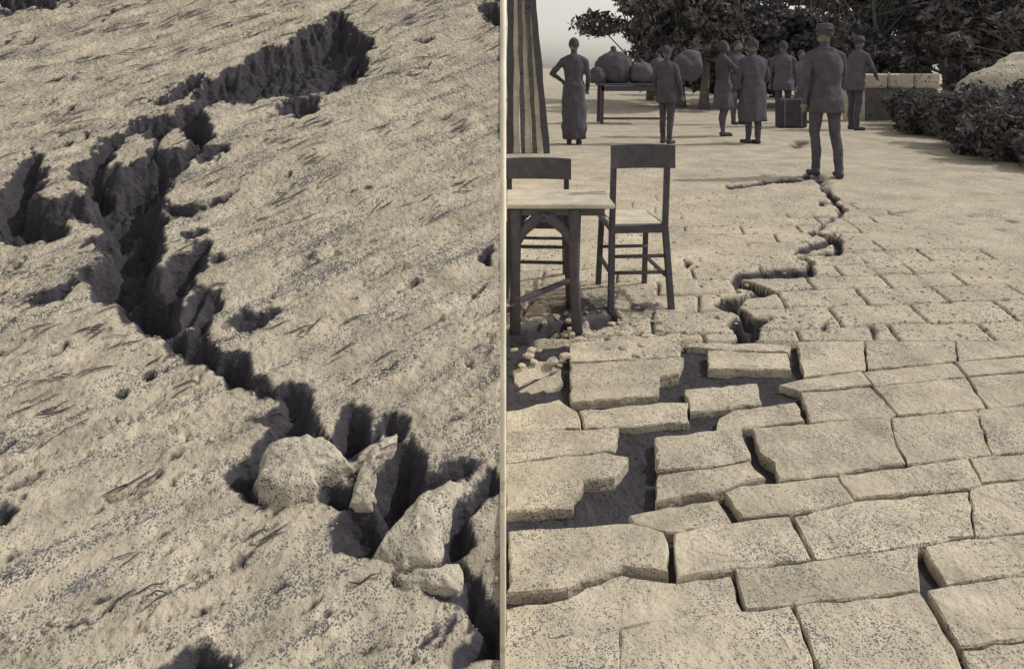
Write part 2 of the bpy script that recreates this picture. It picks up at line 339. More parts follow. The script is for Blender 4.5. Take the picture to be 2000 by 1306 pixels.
clod('long pale slab of earth sloping beside the broad dark pit', c8([(690,842),(792,722),(900,602),(1000,562),(1050,575),(1016,660),(968,762),(976,830),(936,890),(800,905)]), 0.055, 0.0, 3)
clod('small pale hooked earth lump under the sloping slab', c8([(800,968),(840,940),(940,925),(1040,915),(1048,970),(1026,1008),(915,1006)]), 0.04, 0.0, 4)

# thin board and pole, added as a divider where bank and pavement meet
bm = bmesh.new()
top = []; bot = []
ys = np.arange(0.9, 8.6, 0.12)
for y in ys:
    zt = float(zbank(np.array(min(y, 6.2)))) * (1 - float(sstep(6.0, 8.9, np.array(y)))) + 0.02
    x = xr(y); top.append((x, y, zt)); bot.append((x, y, -0.7))
T = [[bm.verts.new((p[0] + s, p[1], p[2])) for p in top] for s in (-0.004, 0.004)]
B = [[bm.verts.new((p[0] + s, p[1], p[2])) for p in bot] for s in (-0.004, 0.004)]
for i in range(len(ys) - 1):
    bm.faces.new((T[0][i], T[1][i], T[1][i + 1], T[0][i + 1])); bm.faces.new((T[1][i], B[1][i], B[1][i + 1], T[1][i + 1]))
    bm.faces.new((T[0][i + 1], B[0][i + 1], B[0][i], T[0][i])); bm.faces.new((B[0][i], B[0][i + 1], B[1][i + 1], B[1][i]))
for i in (0, -1): bm.faces.new((T[0][i], B[0][i], B[1][i], T[1][i]))
tag(link('added_divider_board', mesh_bm('added_divider_board', bm), M_pole), 'thin pale board, added for the blank dividing strip between the cracked earth and the pavement', 'board')
bm = bmesh.new(); tube(bm, [(0, 0, -0.3), (0, 0, 0.6), (0, 0, 1.55)], [0.0058, 0.0058, 0.0056], 12)
po = link('added_divider_pole', mesh_bm('added_divider_pole', bm), M_pole, smooth=True); po.location = (atY(982.5, 1.38), 1.38, 0)
tag(po, 'slim pale upright pole, added for the blank dividing strip between the cracked bank and the broken pavement', 'pole')

# ------------------------------------------------------------------ ground sheets
def quadsheet(name, quads, z, m):
    V = []; Fc = []
    for q in quads:
        b = len(V); V += [(x, y, z) for x, y in q]; Fc.append(tuple(range(b, b + 4)))
    me = bpy.data.meshes.new(name); me.from_pydata(V, [], Fc); me.update()
    return struct(link(name, me, m))
PR = 9.6
quadsheet('ground', [[(-900,-60),(-7.35,-60),(-7.35,900),(-900,900)], [(-7.35,-60),(900,-60),(900,0.3),(-7.35,0.3)], [(-7.35,0.3),(xr(.8),0.3),(xr(.8),0.8),(-7.35,0.8)],
    [(-7.35,9.0),(xr(9),9.0),(xr(9),42),(-7.35,42)], [(PR,0.3),(900,0.3),(900,42),(PR,42)], [(-7.35,42),(900,42),(900,900),(-7.35,900)]], -0.004, M_ground)

# pavement behind the broken stones: one worn sheet with cracks and pits
PITS = [([(1395,600),(1412,585),(1450,582),(1448,602),(1425,612)], .16), ([(1420,635),(1435,625),(1505,627),(1480,640),(1478,662),(1450,668)], .16),
        ([(1425,548),(1445,545),(1508,572),(1500,578),(1440,562)], .09), ([(1436,548),(1436,528),(1585,520),(1560,500),(1572,497),(1592,532),(1560,538),(1450,536)], .10),
        ([(1548,498),(1562,480),(1600,470),(1640,458),(1645,490),(1630,492),(1628,472),(1580,488)], .07), ([(1578,450),(1592,446),(1590,460)], .07),
        ([(1418,364),(1500,352),(1600,340),(1612,346),(1520,357),(1425,368)], .06), ([(1592,350),(1602,348),(1648,408),(1640,414)], .05),
        ([(1598,392),(1610,392),(1612,402),(1600,402)], .05), ([(1540,285),(1555,276),(1580,272),(1576,284),(1552,290)], .05),  # second entry: a ground shadow put in as a dark pit
        ([(1335,500),(1350,512),(1345,522),(1332,512)], .04), ([(1690,640),(1700,636),(1712,660),(1706,664)], .03), ([(1865,668),(1878,668),(1890,685),(1880,686)], .03),
        ([(990,645),(1030,640),(1100,620),(1130,632),(1060,660),(990,668)], .12), ([(1145,625),(1200,612),(1210,625),(1160,645)], .10), ([(1600,640),(1615,630),(1612,650)], .03),
        ([(1730,415),(1790,405),(1795,409),(1735,420)], .02), ([(1850,300),(1862,298),(1860,306)], .03)]
Y0P = 3.235
Yp = np.concatenate([[Y0P], Y0P * (9.5 / Y0P) ** np.linspace(0, 1, 340), 9.5 * (42 / 9.5) ** np.linspace(0.01, 1, 60)])
tp = np.concatenate([np.linspace(0, 0.34, 330), np.linspace(0.343, 1, 110)])
YG, TG = np.meshgrid(Yp, tp, indexing='ij'); XG = xr(YG) + 0.006 + TG * (PR - xr(YG) - 0.006)
PXG = 1000 + XG / YG * F; PYG = HY + CH / YG * F
j1 = (fbm(XG * 9, YG * 9, 3, 7) - .5) * 14; j2 = (fbm(XG * 9, YG * 9, 3, 8) - .5) * 9
dep = np.zeros_like(XG)
for p, dm_ in PITS:
    m = near(PXG, PYG, p, 10)
    if not m.any(): continue
    s = poly_sd(PXG[m] + j1[m], PYG[m] + j2[m], p) * YG[m] / F
    dep[m] = np.maximum(dep[m], dm_ * sstep(-0.012, 0.02, s))
rv = (YG - .096 * XG + (fbm(XG * 2, YG * 2, 2, 75) - .5) * .05) / .27; ru = (XG - .2 * YG + .22 * (np.floor(rv) % 2) + (fbm(XG * 2, YG * 2, 2, 76) - .5) * .05) / .44
dj = np.minimum(np.abs(rv - np.round(rv)) * .27 - .002, 9); dj2 = np.abs(ru - np.round(ru)) * .44 - .002
wear = np.clip(sstep(.40, .58, fbm(XG * 1.7, YG * 1.7, 3, 77)) + .8 * (1 - sstep(3.6, 4.8, YG)), 0, 1) * (1 - sstep(5.5, 8.0, YG))
groove = .024 * wear * np.maximum(1 - sstep(0, .010, dj), 1 - sstep(0, .010, dj2))
cell = vnoise(np.floor(rv + .5) * 7.31 + .5, np.floor(ru + .5) * 3.17 + .5, 12) - .5
chain = [(1604, 346), (1624, 378), (1646, 412), (1618, 432), (1588, 452), (1640, 468), (1634, 490), (1572, 500), (1588, 526), (1510, 528), (1438, 540), (1470, 556), (1506, 574), (1450, 584), (1404, 600), (1452, 616), (1476, 642), (1440, 664), (1400, 672)]
for (ax, ay), (bx, by) in zip(chain, chain[1:]):
    m = near(PXG, PYG, [(ax, ay), (bx, by)], 30); ex, ey = bx - ax, by - ay
    qx = PXG[m] + j1[m] * 1.6; qy = PYG[m] + j2[m] * 1.2
    tt = np.clip(((qx - ax) * ex + (qy - ay) * ey) / (ex * ex + ey * ey), 0, 1)
    dd = np.hypot(qx - ax - tt * ex, (qy - ay - tt * ey) * 1.6)
    wd_ = 3.0 + 9 * vnoise(XG[m] * 6, YG[m] * 6, 9) * np.clip((PYG[m] - 330) / 200, .35, 1)
    dep[m] = np.maximum(dep[m], .075 * (1 - sstep(wd_ * .6, wd_ + 1.5, dd)))
dep = np.maximum(dep, groove)
fade = np.clip(9 / YG, 0, 1)
edge0 = sstep(Y0P, 3.4, YG)
ZG = (0.022 * (fbm(XG * 8, YG * 8, 5, 71) - .5) + 0.03 * (fbm(XG * .8, YG * .8, 2, 72) - .5)) * edge0 - dep
dists = np.hypot(XG - 0.4, YG - 3.5)
ZG += 0.012 * cell * edge0 * (1 - sstep(5.5, 8.0, YG))
ZG += 0.035 * (fbm(XG * 16, YG * 16, 3, 73) - .45) * (1 - sstep(0.25, 0.75, dists))
ZG[0, :] = -0.2
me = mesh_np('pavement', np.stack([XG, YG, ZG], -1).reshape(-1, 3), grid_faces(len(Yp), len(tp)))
shade_patch = np.zeros_like(dep)  # shade by the table and chair painted in, with dark rubble patches
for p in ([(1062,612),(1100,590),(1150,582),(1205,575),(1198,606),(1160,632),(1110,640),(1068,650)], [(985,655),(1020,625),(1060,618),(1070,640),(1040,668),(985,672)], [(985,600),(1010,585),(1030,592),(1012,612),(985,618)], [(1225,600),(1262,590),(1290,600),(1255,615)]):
    m = near(PXG, PYG, p, 20); shade_patch[m] = np.maximum(shade_patch[m], sstep(-6, 6, poly_sd(PXG[m] + j1[m] * 2, PYG[m] + j2[m] * 2, p) + 26 * (fbm(XG[m] * 22, YG[m] * 22, 3, 88) - .5)))
at = me.attributes.new('shade_joint_mask', 'FLOAT', 'POINT'); at.data.foreach_set('value', np.maximum(shade_patch * .9, sstep(0.004, 0.022, dep)).astype(np.float32).ravel())  # shade in pits and under the table painted dark, plus the dark joints
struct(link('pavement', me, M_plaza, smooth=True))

# bed of dark soil under the broken stones
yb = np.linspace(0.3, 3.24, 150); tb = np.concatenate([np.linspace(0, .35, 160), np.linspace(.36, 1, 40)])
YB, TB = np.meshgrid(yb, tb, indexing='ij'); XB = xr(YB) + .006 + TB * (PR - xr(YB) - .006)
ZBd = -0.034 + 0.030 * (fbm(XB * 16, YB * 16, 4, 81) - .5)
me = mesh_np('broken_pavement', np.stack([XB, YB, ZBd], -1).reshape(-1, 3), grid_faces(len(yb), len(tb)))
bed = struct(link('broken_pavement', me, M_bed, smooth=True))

# ------------------------------------------------------------------ broken paving stones (traced on the ground plane)
def stone(poly, dz=0.0, tilt=(0, 0), thick=0.15, jit=0.004, grow=0.0):
    P = [Vector((*g2(*p), 0)) for p in poly]; c = sum(P, Vector()) / len(P)
    xs = max(abs(p.x - c.x) for p in P); ys_ = max(abs(p.y - c.y) for p in P)
    P = [Vector((c.x + (p.x - c.x) * (1 + grow / xs), c.y + (p.y - c.y) * (1 + grow / ys_), 0)) for p in P]
    stone_w(P, dz, tilt, thick, jit)
def stone_w(P, dz=0.0, tilt=(0, 0), thick=0.15, jit=0.004):
    c = sum(P, Vector()) / len(P)
    fine = []
    for i in range(len(P)):
        a, b = P[i], P[(i + 1) % len(P)]; k = max(1, min(10, int((b - a).length / 0.035)))
        nrm = Vector(((b - a).y, -(b - a).x, 0)).normalized()
        for j in range(k):
            f = fine.append(a.lerp(b, j / k) + nrm * rnd.uniform(-jit, jit) - c)
    area = sum(fine[i].x * fine[(i + 1) % len(fine)].y - fine[(i + 1) % len(fine)].x * fine[i].y for i in range(len(fine)))
    if area < 0: fine.reverse()
    n = len(fine); bm = bmesh.new()
    def ring(off, z):
        out = []
        for p in fine:
            q = p * (1 - min(off * rnd.uniform(.4, 2.2) / max(p.length, 0.02), .3)) if off else p.copy()
            q.z = z + q.x * tilt[0] + q.y * tilt[1] + rnd.uniform(-.0015, .0015)
            out.append(bm.verts.new(q))
        return out
    R = [ring(0.0, -thick), ring(0, -0.006), ring(0.003, -0.0005), ring(0.02, 0.0), ring(0.06, 0.0)]
    for a, b in zip(R, R[1:]):
        for i in range(n): bm.faces.new((a[i], a[(i + 1) % n], b[(i + 1) % n], b[i]))
    bm.faces.new(R[-1])
    o = link('paving_stone', mesh_bm('paving_stone', bm), M_stone, parent=bed); o.location = c + Vector((0, 0, dz))
    for p in o.data.polygons: p.use_smooth = False
    return o
ST = [
 [(986,1258),(1190,1229),(1204,1233),(1206,1420),(986,1420)], [(1213,1228),(1275,1211),(1455,1191),(1545,1183),(1580,1275),(1610,1420),(1215,1420)],
 [(1556,1182),(1795,1157),(1858,1262),(1930,1420),(1622,1420),(1593,1275)], [(1882,1268),(2005,1250),(2150,1235),(2150,1420),(1950,1420)],
 [(988,1182),(1100,1160),(1215,1108),(1300,1129),(1425,1113),(1450,1183),(1270,1204),(1190,1222),(988,1250)],
 [(994,1036),(1140,1030),(1235,1022),(1298,1042),(1305,1115),(1215,1100),(1110,1143),(994,1150)],
 [(1318,1042),(1400,1023),(1538,1009),(1580,1090),(1440,1108),(1322,1124)], [(1440,1113),(1586,1096),(1790,1069),(1794,1150),(1548,1177),(1460,1184)],
 [(1553,1006),(1672,978),(1890,960),(1900,1044),(1857,1047),(1790,1062),(1594,1088)],
 [(1806,1066),(1865,1055),(2150,1028),(2150,1108),(1943,1121),(1848,1136)], [(1814,1150),(1850,1143),(1945,1128),(2150,1114),(2150,1228),(2000,1242),(1876,1256)],
 [(1228,1002),(1280,990),(1403,968),(1428,1010),(1395,1017),(1300,1033),(1238,1016)], [(1520,943),(1632,931),(1664,974),(1540,998),(1450,1002),(1420,960),(1445,948)],
 [(1641,929),(1700,923),(1770,913),(1888,898),(1912,944),(1885,951),(1670,969)], [(1897,955),(1920,946),(2150,926),(2150,1022),(1907,1044)], [(1898,896),(2000,886),(2150,870),(2150,920),(1920,940)],
 [(1284,928),(1405,915),(1462,905),(1492,932),(1440,944),(1408,956),(1282,978)], [(1280,860),(1400,844),(1446,840),(1466,898),(1405,909),(1284,921)],
 [(1472,838),(1580,828),(1735,816),(1743,858),(1763,900),(1640,922),(1524,934),(1514,902),(1486,884)], [(1743,815),(1905,801),(1920,850),(1932,885),(1776,903),(1751,858)],
 [(1912,800),(2150,780),(2150,865),(1938,884)],
 [(1132,798),(1290,784),(1342,786),(1346,822),(1222,826),(1142,829)], [(1408,816),(1428,802),(1555,788),(1570,820),(1465,833),(1392,846)],
 [(1586,822),(1567,767),(1700,756),(1748,806),(1735,812)], [(1708,755),(1885,739),(1922,796),(1756,808)], [(1894,738),(2150,715),(2150,775),(1930,795)],
 [(1114,714),(1290,706),(1333,704),(1325,733),(1288,739),(1284,772),(1116,784)], [(1338,754),(1478,744),(1488,783),(1400,796),(1348,800)],
 [(1524,752),(1560,742),(1680,727),(1700,750),(1562,762)], [(1688,725),(1860,709),(1884,734),(1708,751)], [(1869,708),(2150,686),(2150,710),(1892,733)],
 [(1384,688),(1536,692),(1546,722),(1384,722)], [(1558,668),(1684,667),(1688,720),(1572,734)], [(1692,667),(1862,666.5),(1866,703),(1696,718)], [(1870,666.5),(2150,666),(2150,681),(1873,703)],
 [(1112,672),(1290,662),(1330,676),(1328,696),(1290,700),(1114,708)],
 [(988,840),(1120,834),(1206,834),(1200,876),(988,897)], [(988,905),(1180,886),(1224,894),(1200,930),(1138,938),(1118,986),(988,994)], [(988,795),(1090,778),(1126,800),(1134,828),(988,834)],
 [(1352,838),(1384,848),(1350,856),(1282,852),(1285,842)],
]
TW = {5: (0.0, (.03, .05)), 4: (-.02, (.0, -.04)), 11: (-.015, (-.05, .03)), 16: (.008, (.02, .02)), 17: (.012, (-.02, .03)), 21: (-.01, (.04, .03)), 22: (.0, (.03, .05)), 26: (.015, (.03, .05)),
      27: (-.012, (.02, -.05)), 31: (.01, (-.03, .02)), 36: (-.01, (.03, .02)), 37: (.0, (.02, .05)), 38: (-.02, (.06, .08)), 35: (.01, (0, .03)), 39: (-.04, (.1, .1))}
for i, p in enumerate(ST):
    dz, tl = TW.get(i, (rnd.uniform(-.005, .004), (rnd.uniform(-.008, .008), rnd.uniform(-.008, .008))))
    stone(p, dz * .6, (tl[0] * .5, tl[1] * .5), jit=0.006 if i in TW else 0.0035, grow=0.001 if i in TW else (0.0045 if p[0][1] > 990 else 0.0072))
# tilted, half-buried pieces at the left edge
for p, dz, tl in (([(990,752),(1095,722),(1102,740),(990,776)], -.03, (.1, .15)), ([(1000,715),(1060,700),(1095,708),(1010,738)], -.02, (-.1, .2)), ([(1040,690),(1100,680),(1108,696),(1060,698)], -.03, (.1, -.1)),
                  ([(1290,670),(1330,668),(1336,674)], -.02, (0, .1)), ([(1345,668),(1420,668),(1545,672),(1540,684),(1390,680),(1340,676)], -.004, (0, .02))):
    stone(p, dz, tl, jit=.008)
# undamaged courses out to the right and in front of the camera
rows_ = [(.5 + .207 * k, .207) for k in range(4)] + [(1.342 + .2365 * k, .2365) for k in range(8)]
for r_, (yr, d_) in enumerate(rows_):
    far = yr > 1.3; xa, xb = (atY(2153, yr), atY(2153, yr + d_)) if far else (.02, .02)
    x = xb + (.22 if r_ % 2 else .40); first = True
    while x < 4.4:
        w0 = rnd.uniform(.34, .46)
        if first: stone_w([Vector((xa + .004, yr, 0)), Vector((x - .007, yr, 0)), Vector((x - .007, yr + d_ - .007, 0)), Vector((xb + .004, yr + d_ - .007, 0))], rnd.uniform(-.004, .003), jit=.002); first = False
        stone_w([Vector((x, yr, 0)), Vector((x + w0 - .007, yr, 0)), Vector((x + w0 - .007, yr + d_ - .007, 0)), Vector((x, yr + d_ - .007, 0))], rnd.uniform(-.004, .003), jit=.002)
        x += w0

# rubble under and around the chairs
def fragment(px, py, size, i, where):
    X, Y = g2(px, py); bm = bmesh.new()
    bmesh.ops.create_icosphere(bm, subdivisions=2, radius=1)
    ax = [rnd.uniform(.7, 1.3), rnd.uniform(.6, 1.0), rnd.uniform(.3, .6)]
    for v in bm.verts:
        d = mnoise.noise(v.co * 1.3 + Vector((i * 5.3, 0, 0))) * .45
        v.co = Vector((v.co.x * ax[0], v.co.y * ax[1], v.co.z * ax[2])) * (1 + d)
        for q in range(3): v.co[q] = max(-ax[q] * .75, min(ax[q] * .75, v.co[q]))
        v.co *= size
    bmesh.ops.rotate(bm, verts=bm.verts, matrix=Matrix.Rotation(rnd.uniform(0, 6), 3, 'Z') @ Matrix.Rotation(rnd.uniform(-.3, .3), 3, 'X'))
    o = link('stone_fragment', mesh_bm('stone_fragment', bm), M_stone); o.location = (X, Y, size * .2 - (.10 if Y < 3.34 and False else 0))
    tag(o, 'small broken fragment of paving lying ' + where, 'rubble', 'broken fragments ' + where)
for i in range(46):
    px = rnd.triangular(1130, 1345, 1230); py = rnd.uniform(585, 700)
    fragment(px, py, rnd.uniform(.010, .03), i, 'in the rubble by the lone right chair')
for i in range(26): fragment(rnd.uniform(1000, 1130), rnd.uniform(590, 720), rnd.uniform(.010, .032), 60 + i, 'in the rubble under the small table')
for i in range(10): fragment(rnd.uniform(1350, 1560), rnd.uniform(520, 640), rnd.uniform(.008, .018), 100 + i, 'along the crack right of the chairs')

# ------------------------------------------------------------------ chairs and tables
def chair(label, X, Y, rz, H=0.845, seat=0.42, wd=0.275, slab=0.118, lean=0.05):
    """folding wooden chair seen from behind: back faces -y"""
    t = thing('wooden_chair', label, 'chair', (X, Y, 0), rz, 'wooden chairs at the broken pavement')
    h = wd / 2
    for s in (-1, 1):
        bm = bmesh.new()       # rear leg and back post in one, splayed at the foot
        bar(bm, (s * (h + .018), -.055, .0), (s * h, 0, seat), .030, .034); bar(bm, (s * h, 0, seat - .02), (s * h, -lean, H - .02), .028, .030)
        link('back_post', mesh_bm('back_post', bm), M_dwood, t)
        bm = bmesh.new(); bar(bm, (s * (h - .005), .40, 0), (s * (h - .012), .33, seat - .01), .028, .028)
        link('front_leg', mesh_bm('front_leg', bm), M_dwood, t)
        bm = bmesh.new(); bar(bm, (s * (h - .0), -.02, .17), (s * (h - .008), .36, .17), .016, .022)
        link('side_stretcher', mesh_bm('side_stretcher', bm), M_dwood, t)
    bm = bmesh.new()             # backrest, gently curved
    n = 8; vs = []
    for i in range(n + 1):
        u = -1 + 2 * i / n; y0 = -lean - .018 - .022 * (u * u)
        vs.append([bm.verts.new((u * (h + .024), y0 + dy, z + (-.004 * u * u if z > H - .05 else 0))) for dy, z in ((-.011, H - slab), (.011, H - slab), (.011, H), (-.011, H))])
    for a, b in zip(vs, vs[1:]):
        for k in range(4): bm.faces.new((a[k], a[(k + 1) % 4], b[(k + 1) % 4], b[k]))
    bm.faces.new(vs[0]); bm.faces.new(vs[-1][::-1])
    bmesh.ops.bevel(bm, geom=[e for e in bm.edges if e.calc_face_angle(0) > .8], offset=.004, segments=2, affect='EDGES')
    link('backrest', mesh_bm('backrest', bm), M_dwood, t)
    st = None
    bm = bmesh.new(); bar(bm, (-h - .012, -.004, seat - .014), (h + .012, -.004, seat - .014), .04, .03); bar(bm, (-h, .355, seat - .012), (h, .355, seat - .012), .026, .022)
    for s in (-1, 1): bar(bm, (s * (h + .004), .0, seat - .014), (s * (h - .004), .355, seat - .014), .030, .020)
    link('seat_frame', mesh_bm('seat_frame', bm), M_dwood, t)
    for k in range(7):
        bm = bmesh.new(); y = .028 + k * .05; bar(bm, (-h + .014, y, seat + .006), (h - .014, y, seat + .006), .012, .040, bev=.003)
        link('seat_slat', mesh_bm('seat_slat', bm), M_board, t)
    for y, z in ((-.02, .27), (-.03, .19), (.345, .23)):
        bm = bmesh.new(); tube(bm, [(-h, y, z), (0, y, z), (h, y, z)], [.009, .010, .009], 8)
        link('rung', mesh_bm('rung', bm), M_dwood, t, smooth=True)
    return t
chair('dark wooden slatted chair standing alone right of the small table', 0.648, 3.67, math.radians(4))
chair('dark wooden chair half hidden behind the small pale-topped table', 0.140, 3.86, math.radians(-4), H=0.755, seat=0.40, wd=0.305, slab=.112)

t = thing('side_table', 'small dark-legged table with a pale top, in front of the half hidden chair', 'table', (0.205, 3.49, 0))
bm = bmesh.new(); bar(bm, (-.232, 0, .592), (.268, 0, .592), .022, .40, bev=.005); link('tabletop', mesh_bm('tabletop', bm), M_cloth, t)
for y in (-.165, .165):
    bm = bmesh.new(); bar(bm, (-.20, y, .562), (.225, y, .562), .036, .018); link('apron', mesh_bm('apron', bm), M_dwood, t)
for x, y in ((.085, -.165), (.085, .165), (-.19, -.165), (-.19, .165)):
    bm = bmesh.new(); tube(bm, [(x + (.012 if x > 0 else -.0), y * 1.08, 0), (x, y, .25), (x, y, .45), (x, y, .575)], [.026, .023, .028, .032], 10)
    link('leg', mesh_bm('leg', bm), M_dwood, t, smooth=True)
for y in (-.165, .165):
    for s in (-1, 1):
        bm = bmesh.new(); x0 = -.055
        pts = [(x0 + s * .135, y, .40), (x0 + s * .10, y, .47), (x0 + s * .03, y, .535), (x0 - s * .02, y, .55)]
        tube(bm, pts, [.018, .024, .028, .02], 8); link('brace', mesh_bm('brace', bm), M_dwood, t, smooth=True)
bm = bmesh.new(); bar(bm, (-.185, -.12, .13), (.085, .12, .16), .02, .03); link('stretcher', mesh_bm('stretcher', bm), M_dwood, t)

TY = 15.9
t = thing('long_table', 'distant dark-topped table on the pavement, heaped with dark sacks', 'table', (atY(1236, TY), TY, 0))
bm = bmesh.new(); bar(bm, (-.80, 0, .86), (.80, 0, .86), .05, .75, bev=.01); link('tabletop', mesh_bm('tabletop', bm), M_dwood, t)
bm = bmesh.new(); bar(bm, (-.74, -.33, .77), (.74, -.33, .77), .11, .03); link('apron', mesh_bm('apron', bm), M_dwood, t)
for sx in (-1, 1):
    for sy in (-1, 1):
        bm = bmesh.new(); bar(bm, (sx * .73, sy * .31, 0), (sx * .71, sy * .31, .84), .07, .07, bev=.008); link('leg', mesh_bm('leg', bm), M_dwood, t)
bm = bmesh.new(); bar(bm, (-.71, -.31, .12), (.71, -.31, .12), .05, .04); link('stretcher', mesh_bm('stretcher', bm), M_bark2, t)  # low bar added in place of the table's ground shadow

# ------------------------------------------------------------------ people
def capsule(bm, a, b, ra, rb, seg=12):
    a = Vector(a); b = Vector(b); d = b - a
    if d.length < 1e-5: d = Vector((0, 0, 1e-4)); b = a + d
    z = d.normalized(); pts = []; rr = []
    for k in range(4): th = math.pi / 2 * (1 - k / 4); pts.append(a - z * ra * math.sin(th) * .999); rr.append(max(ra * math.cos(th), .0006))
    for k in range(5):
        f = k / 4; pts.append(a.lerp(b, f)); rr.append(ra + (rb - ra) * f)
    for k in range(1, 5): th = math.pi / 2 * k / 4; pts.append(b + z * rb * math.sin(th) * .999); rr.append(max(rb * math.cos(th), .0006))
    tube(bm, pts, rr, seg)
def loft(bm, secs, seg=20, fold=0, fs=0, cap=True):
    """secs: (cx, cy, z, rx, ry); fold: depth of cloth folds"""
    R = []
    for i, (cx, cy, z, rx, ry) in enumerate(secs):
        f = fold * i / (len(secs) - 1)
        R.append([bm.verts.new((cx + math.cos(a) * rx * (1 + f * math.sin(a * 7 + fs) + f * .6 * math.sin(a * 11 + fs * 2)), cy + math.sin(a) * ry * (1 + f * math.sin(a * 7 + fs)), z)) for a in [2 * math.pi * k / seg for k in range(seg)]])
    for a, b in zip(R, R[1:]):
        for k in range(seg): bm.faces.new((a[k], a[(k + 1) % seg], b[(k + 1) % seg], b[k]))
    if cap: bm.faces.new(R[0][::-1]); bm.faces.new(R[-1])
def crumple(bm, seed):
    for v in bm.verts: v.co += Vector((v.co.x, v.co.y, 0)).normalized() * (.022 * mnoise.noise(v.co * 9 + Vector((seed, 0, 0))) + .012 * mnoise.noise(v.co * 22))
def person(label, X, Y, H, rz, feet, elbows, hands, lower=None, hair='short', lean=0.0, mats=None, head=(0, 0), wide=1.0, hat=False):
    """local: faces -y, x to the figure's own left (+x seen from behind is viewer's right); unit height 1.75"""
    k = H / 1.75
    top, legm = mats or (M_c1, M_c2)
    root = thing('person', label, 'person', (X, Y, 0), rz)
    bm = bmesh.new(); prim = []          # prim: (a, b, material index)
    def cap(a, b, ra, rb, mi, seg=12):
        capsule(bm, Vector(a) * k, Vector(b) * k, ra * k, rb * k, seg); prim.append((Vector(a) * k, Vector(b) * k, mi, max(ra, rb) * k))
    hipz = .92; L = lean
    sh = Vector((0, -L, 1.43))
    # torso as a loft
    secs = [(0, 0, .84, .145, .105), (0, 0, .92, .168, .122), (0, -L * .15, 1.02, .148 * wide, .11), (0, -L * .4, 1.13, .152 * wide, .115), (0, -L * .7, 1.27, .178 * wide, .125), (0, -L * .9, 1.38, .182 * wide, .11), (0, -L, 1.45, .12, .085), (0, -L, 1.49, .062, .062)]
    loft(bm, [tuple(v * k for v in s) for s in secs]); prim.append((Vector((0, 0, .9)) * k, Vector((0, -L, 1.4)) * k, 0, .17 * k))
    for s in (-1, 1): cap((s * .07 * wide, -L * .95, 1.43), (s * .182 * wide, -L, 1.375), .06, .060, 0)
    hx, hy = head
    cap((0, -L, 1.45), (hx * .5, -L - .01 + hy * .5, 1.55), .056, .052, 1)
    hc = Vector((hx, -L - .015 + hy, 1.635))
    r = bmesh.ops.create_uvsphere(bm, u_segments=20, v_segments=14, radius=1); 
    for v in r['verts']:
        c = v.co.copy(); jaw = .80 if c.z < 0 else 1
        v.co = (hc + Vector((c.x * .079 * (1 - .18 * max(0, -c.z)), c.y * .092 * (1 - .1 * max(0, -c.z)) - (.012 if c.z < -.3 else 0), c.z * .119))) * k
    prim.append((hc * k, (hc + Vector((0, 0, .05))) * k, 1, .085 * k))
    cap(hc + Vector((0, -.088, .012)), hc + Vector((0, -.106, -.022)), .009, .013, 1, 8)
    cap(hc + Vector((-.02, -.086, -.055)), hc + Vector((.02, -.086, -.055)), .008, .008, 1, 8)
    for s in (-1, 1): cap(hc + Vector((s * .073, .005, .012)), hc + Vector((s * .078, .01, -.022)), .012, .009, 1, 8)
    for s, (fx, fy), e, hd in ((-1, feet[0], elbows[0], hands[0]), (1, feet[1], elbows[1], hands[1])):
        hip = Vector((s * .088, 0, .90)); an = Vector((fx, fy, .085)); kn = hip.lerp(an, .5) + Vector((s * .006, -.035, .012))
        cap(hip, kn, .088, .058, 2); cap(kn, hip.lerp(an, .72) + Vector((0, .012, 0)), .056, .056, 2); cap(hip.lerp(an, .72) + Vector((0, .012, 0)), an, .055, .036 if lower == 'skirt' else .045, 2)
        cap(an + Vector((0, .03, -.042)), an + Vector((s * .02, -.15, -.055)), .042, .032, 3)
        shd = Vector((s * .186 * wide, -L, 1.375)); ev = Vector(e); hv = Vector(hd)
        cap(shd, ev, .056, .043, 0); cap(ev, hv, .042, .030, 0)
        f = (hv - ev).normalized(); sd_ = f.cross(Vector((0, 1, .2))).normalized(); up_ = f.cross(sd_)
        palm = hv + f * .05; cap(hv, palm + f * .03, .027, .030, 1, 10)
        for q, ln in ((-.026, .055), (-.009, .07), (.009, .066), (.026, .05)):
            b0 = palm + f * .03 + sd_ * q; m_ = b0 + f * ln * .55 + up_ * .006; cap(b0, m_, .0095, .009, 1, 8); cap(m_, m_ + f * ln * .4 + up_ * .018, .009, .008, 1, 8)
        cap(palm - f * .02 + sd_ * .026, palm + f * .022 + sd_ * .05 + up_ * .012, .0105, .0095, 1, 8)
    me0 = mesh_bm('tmp', bm); tmp = bpy.data.objects.new('tmp', me0); COL.objects.link(tmp)
    rm = tmp.modifiers.new('r', 'REMESH'); rm.mode = 'VOXEL'; rm.voxel_size = .0115 * k
    smm = tmp.modifiers.new('s', 'SMOOTH'); smm.factor = .5; smm.iterations = 2
    dg = bpy.context.evaluated_depsgraph_get(); dg.update()
    me = bpy.data.meshes.new_from_object(tmp.evaluated_get(dg)); me.name = 'body'
    bpy.data.objects.remove(tmp)
    n = len(me.polygons); cen = np.empty(n * 3); me.polygons.foreach_get('center', cen); cen = cen.reshape(-1, 3)
    best = np.full(n, 1e9); mi = np.zeros(n, np.int32)
    for a, b, m_, rr in prim:
        a = np.array(a); b = np.array(b); e = b - a; tt = np.clip(((cen - a) @ e) / (e @ e + 1e-9), 0, 1)
        dd = np.linalg.norm(cen - a - tt[:, None] * e, axis=1) - rr
        u = dd < best; best[u] = dd[u]; mi[u] = m_
    me.materials.clear()
    for m_ in (top, M_skin, legm, M_c3): me.materials.append(m_)
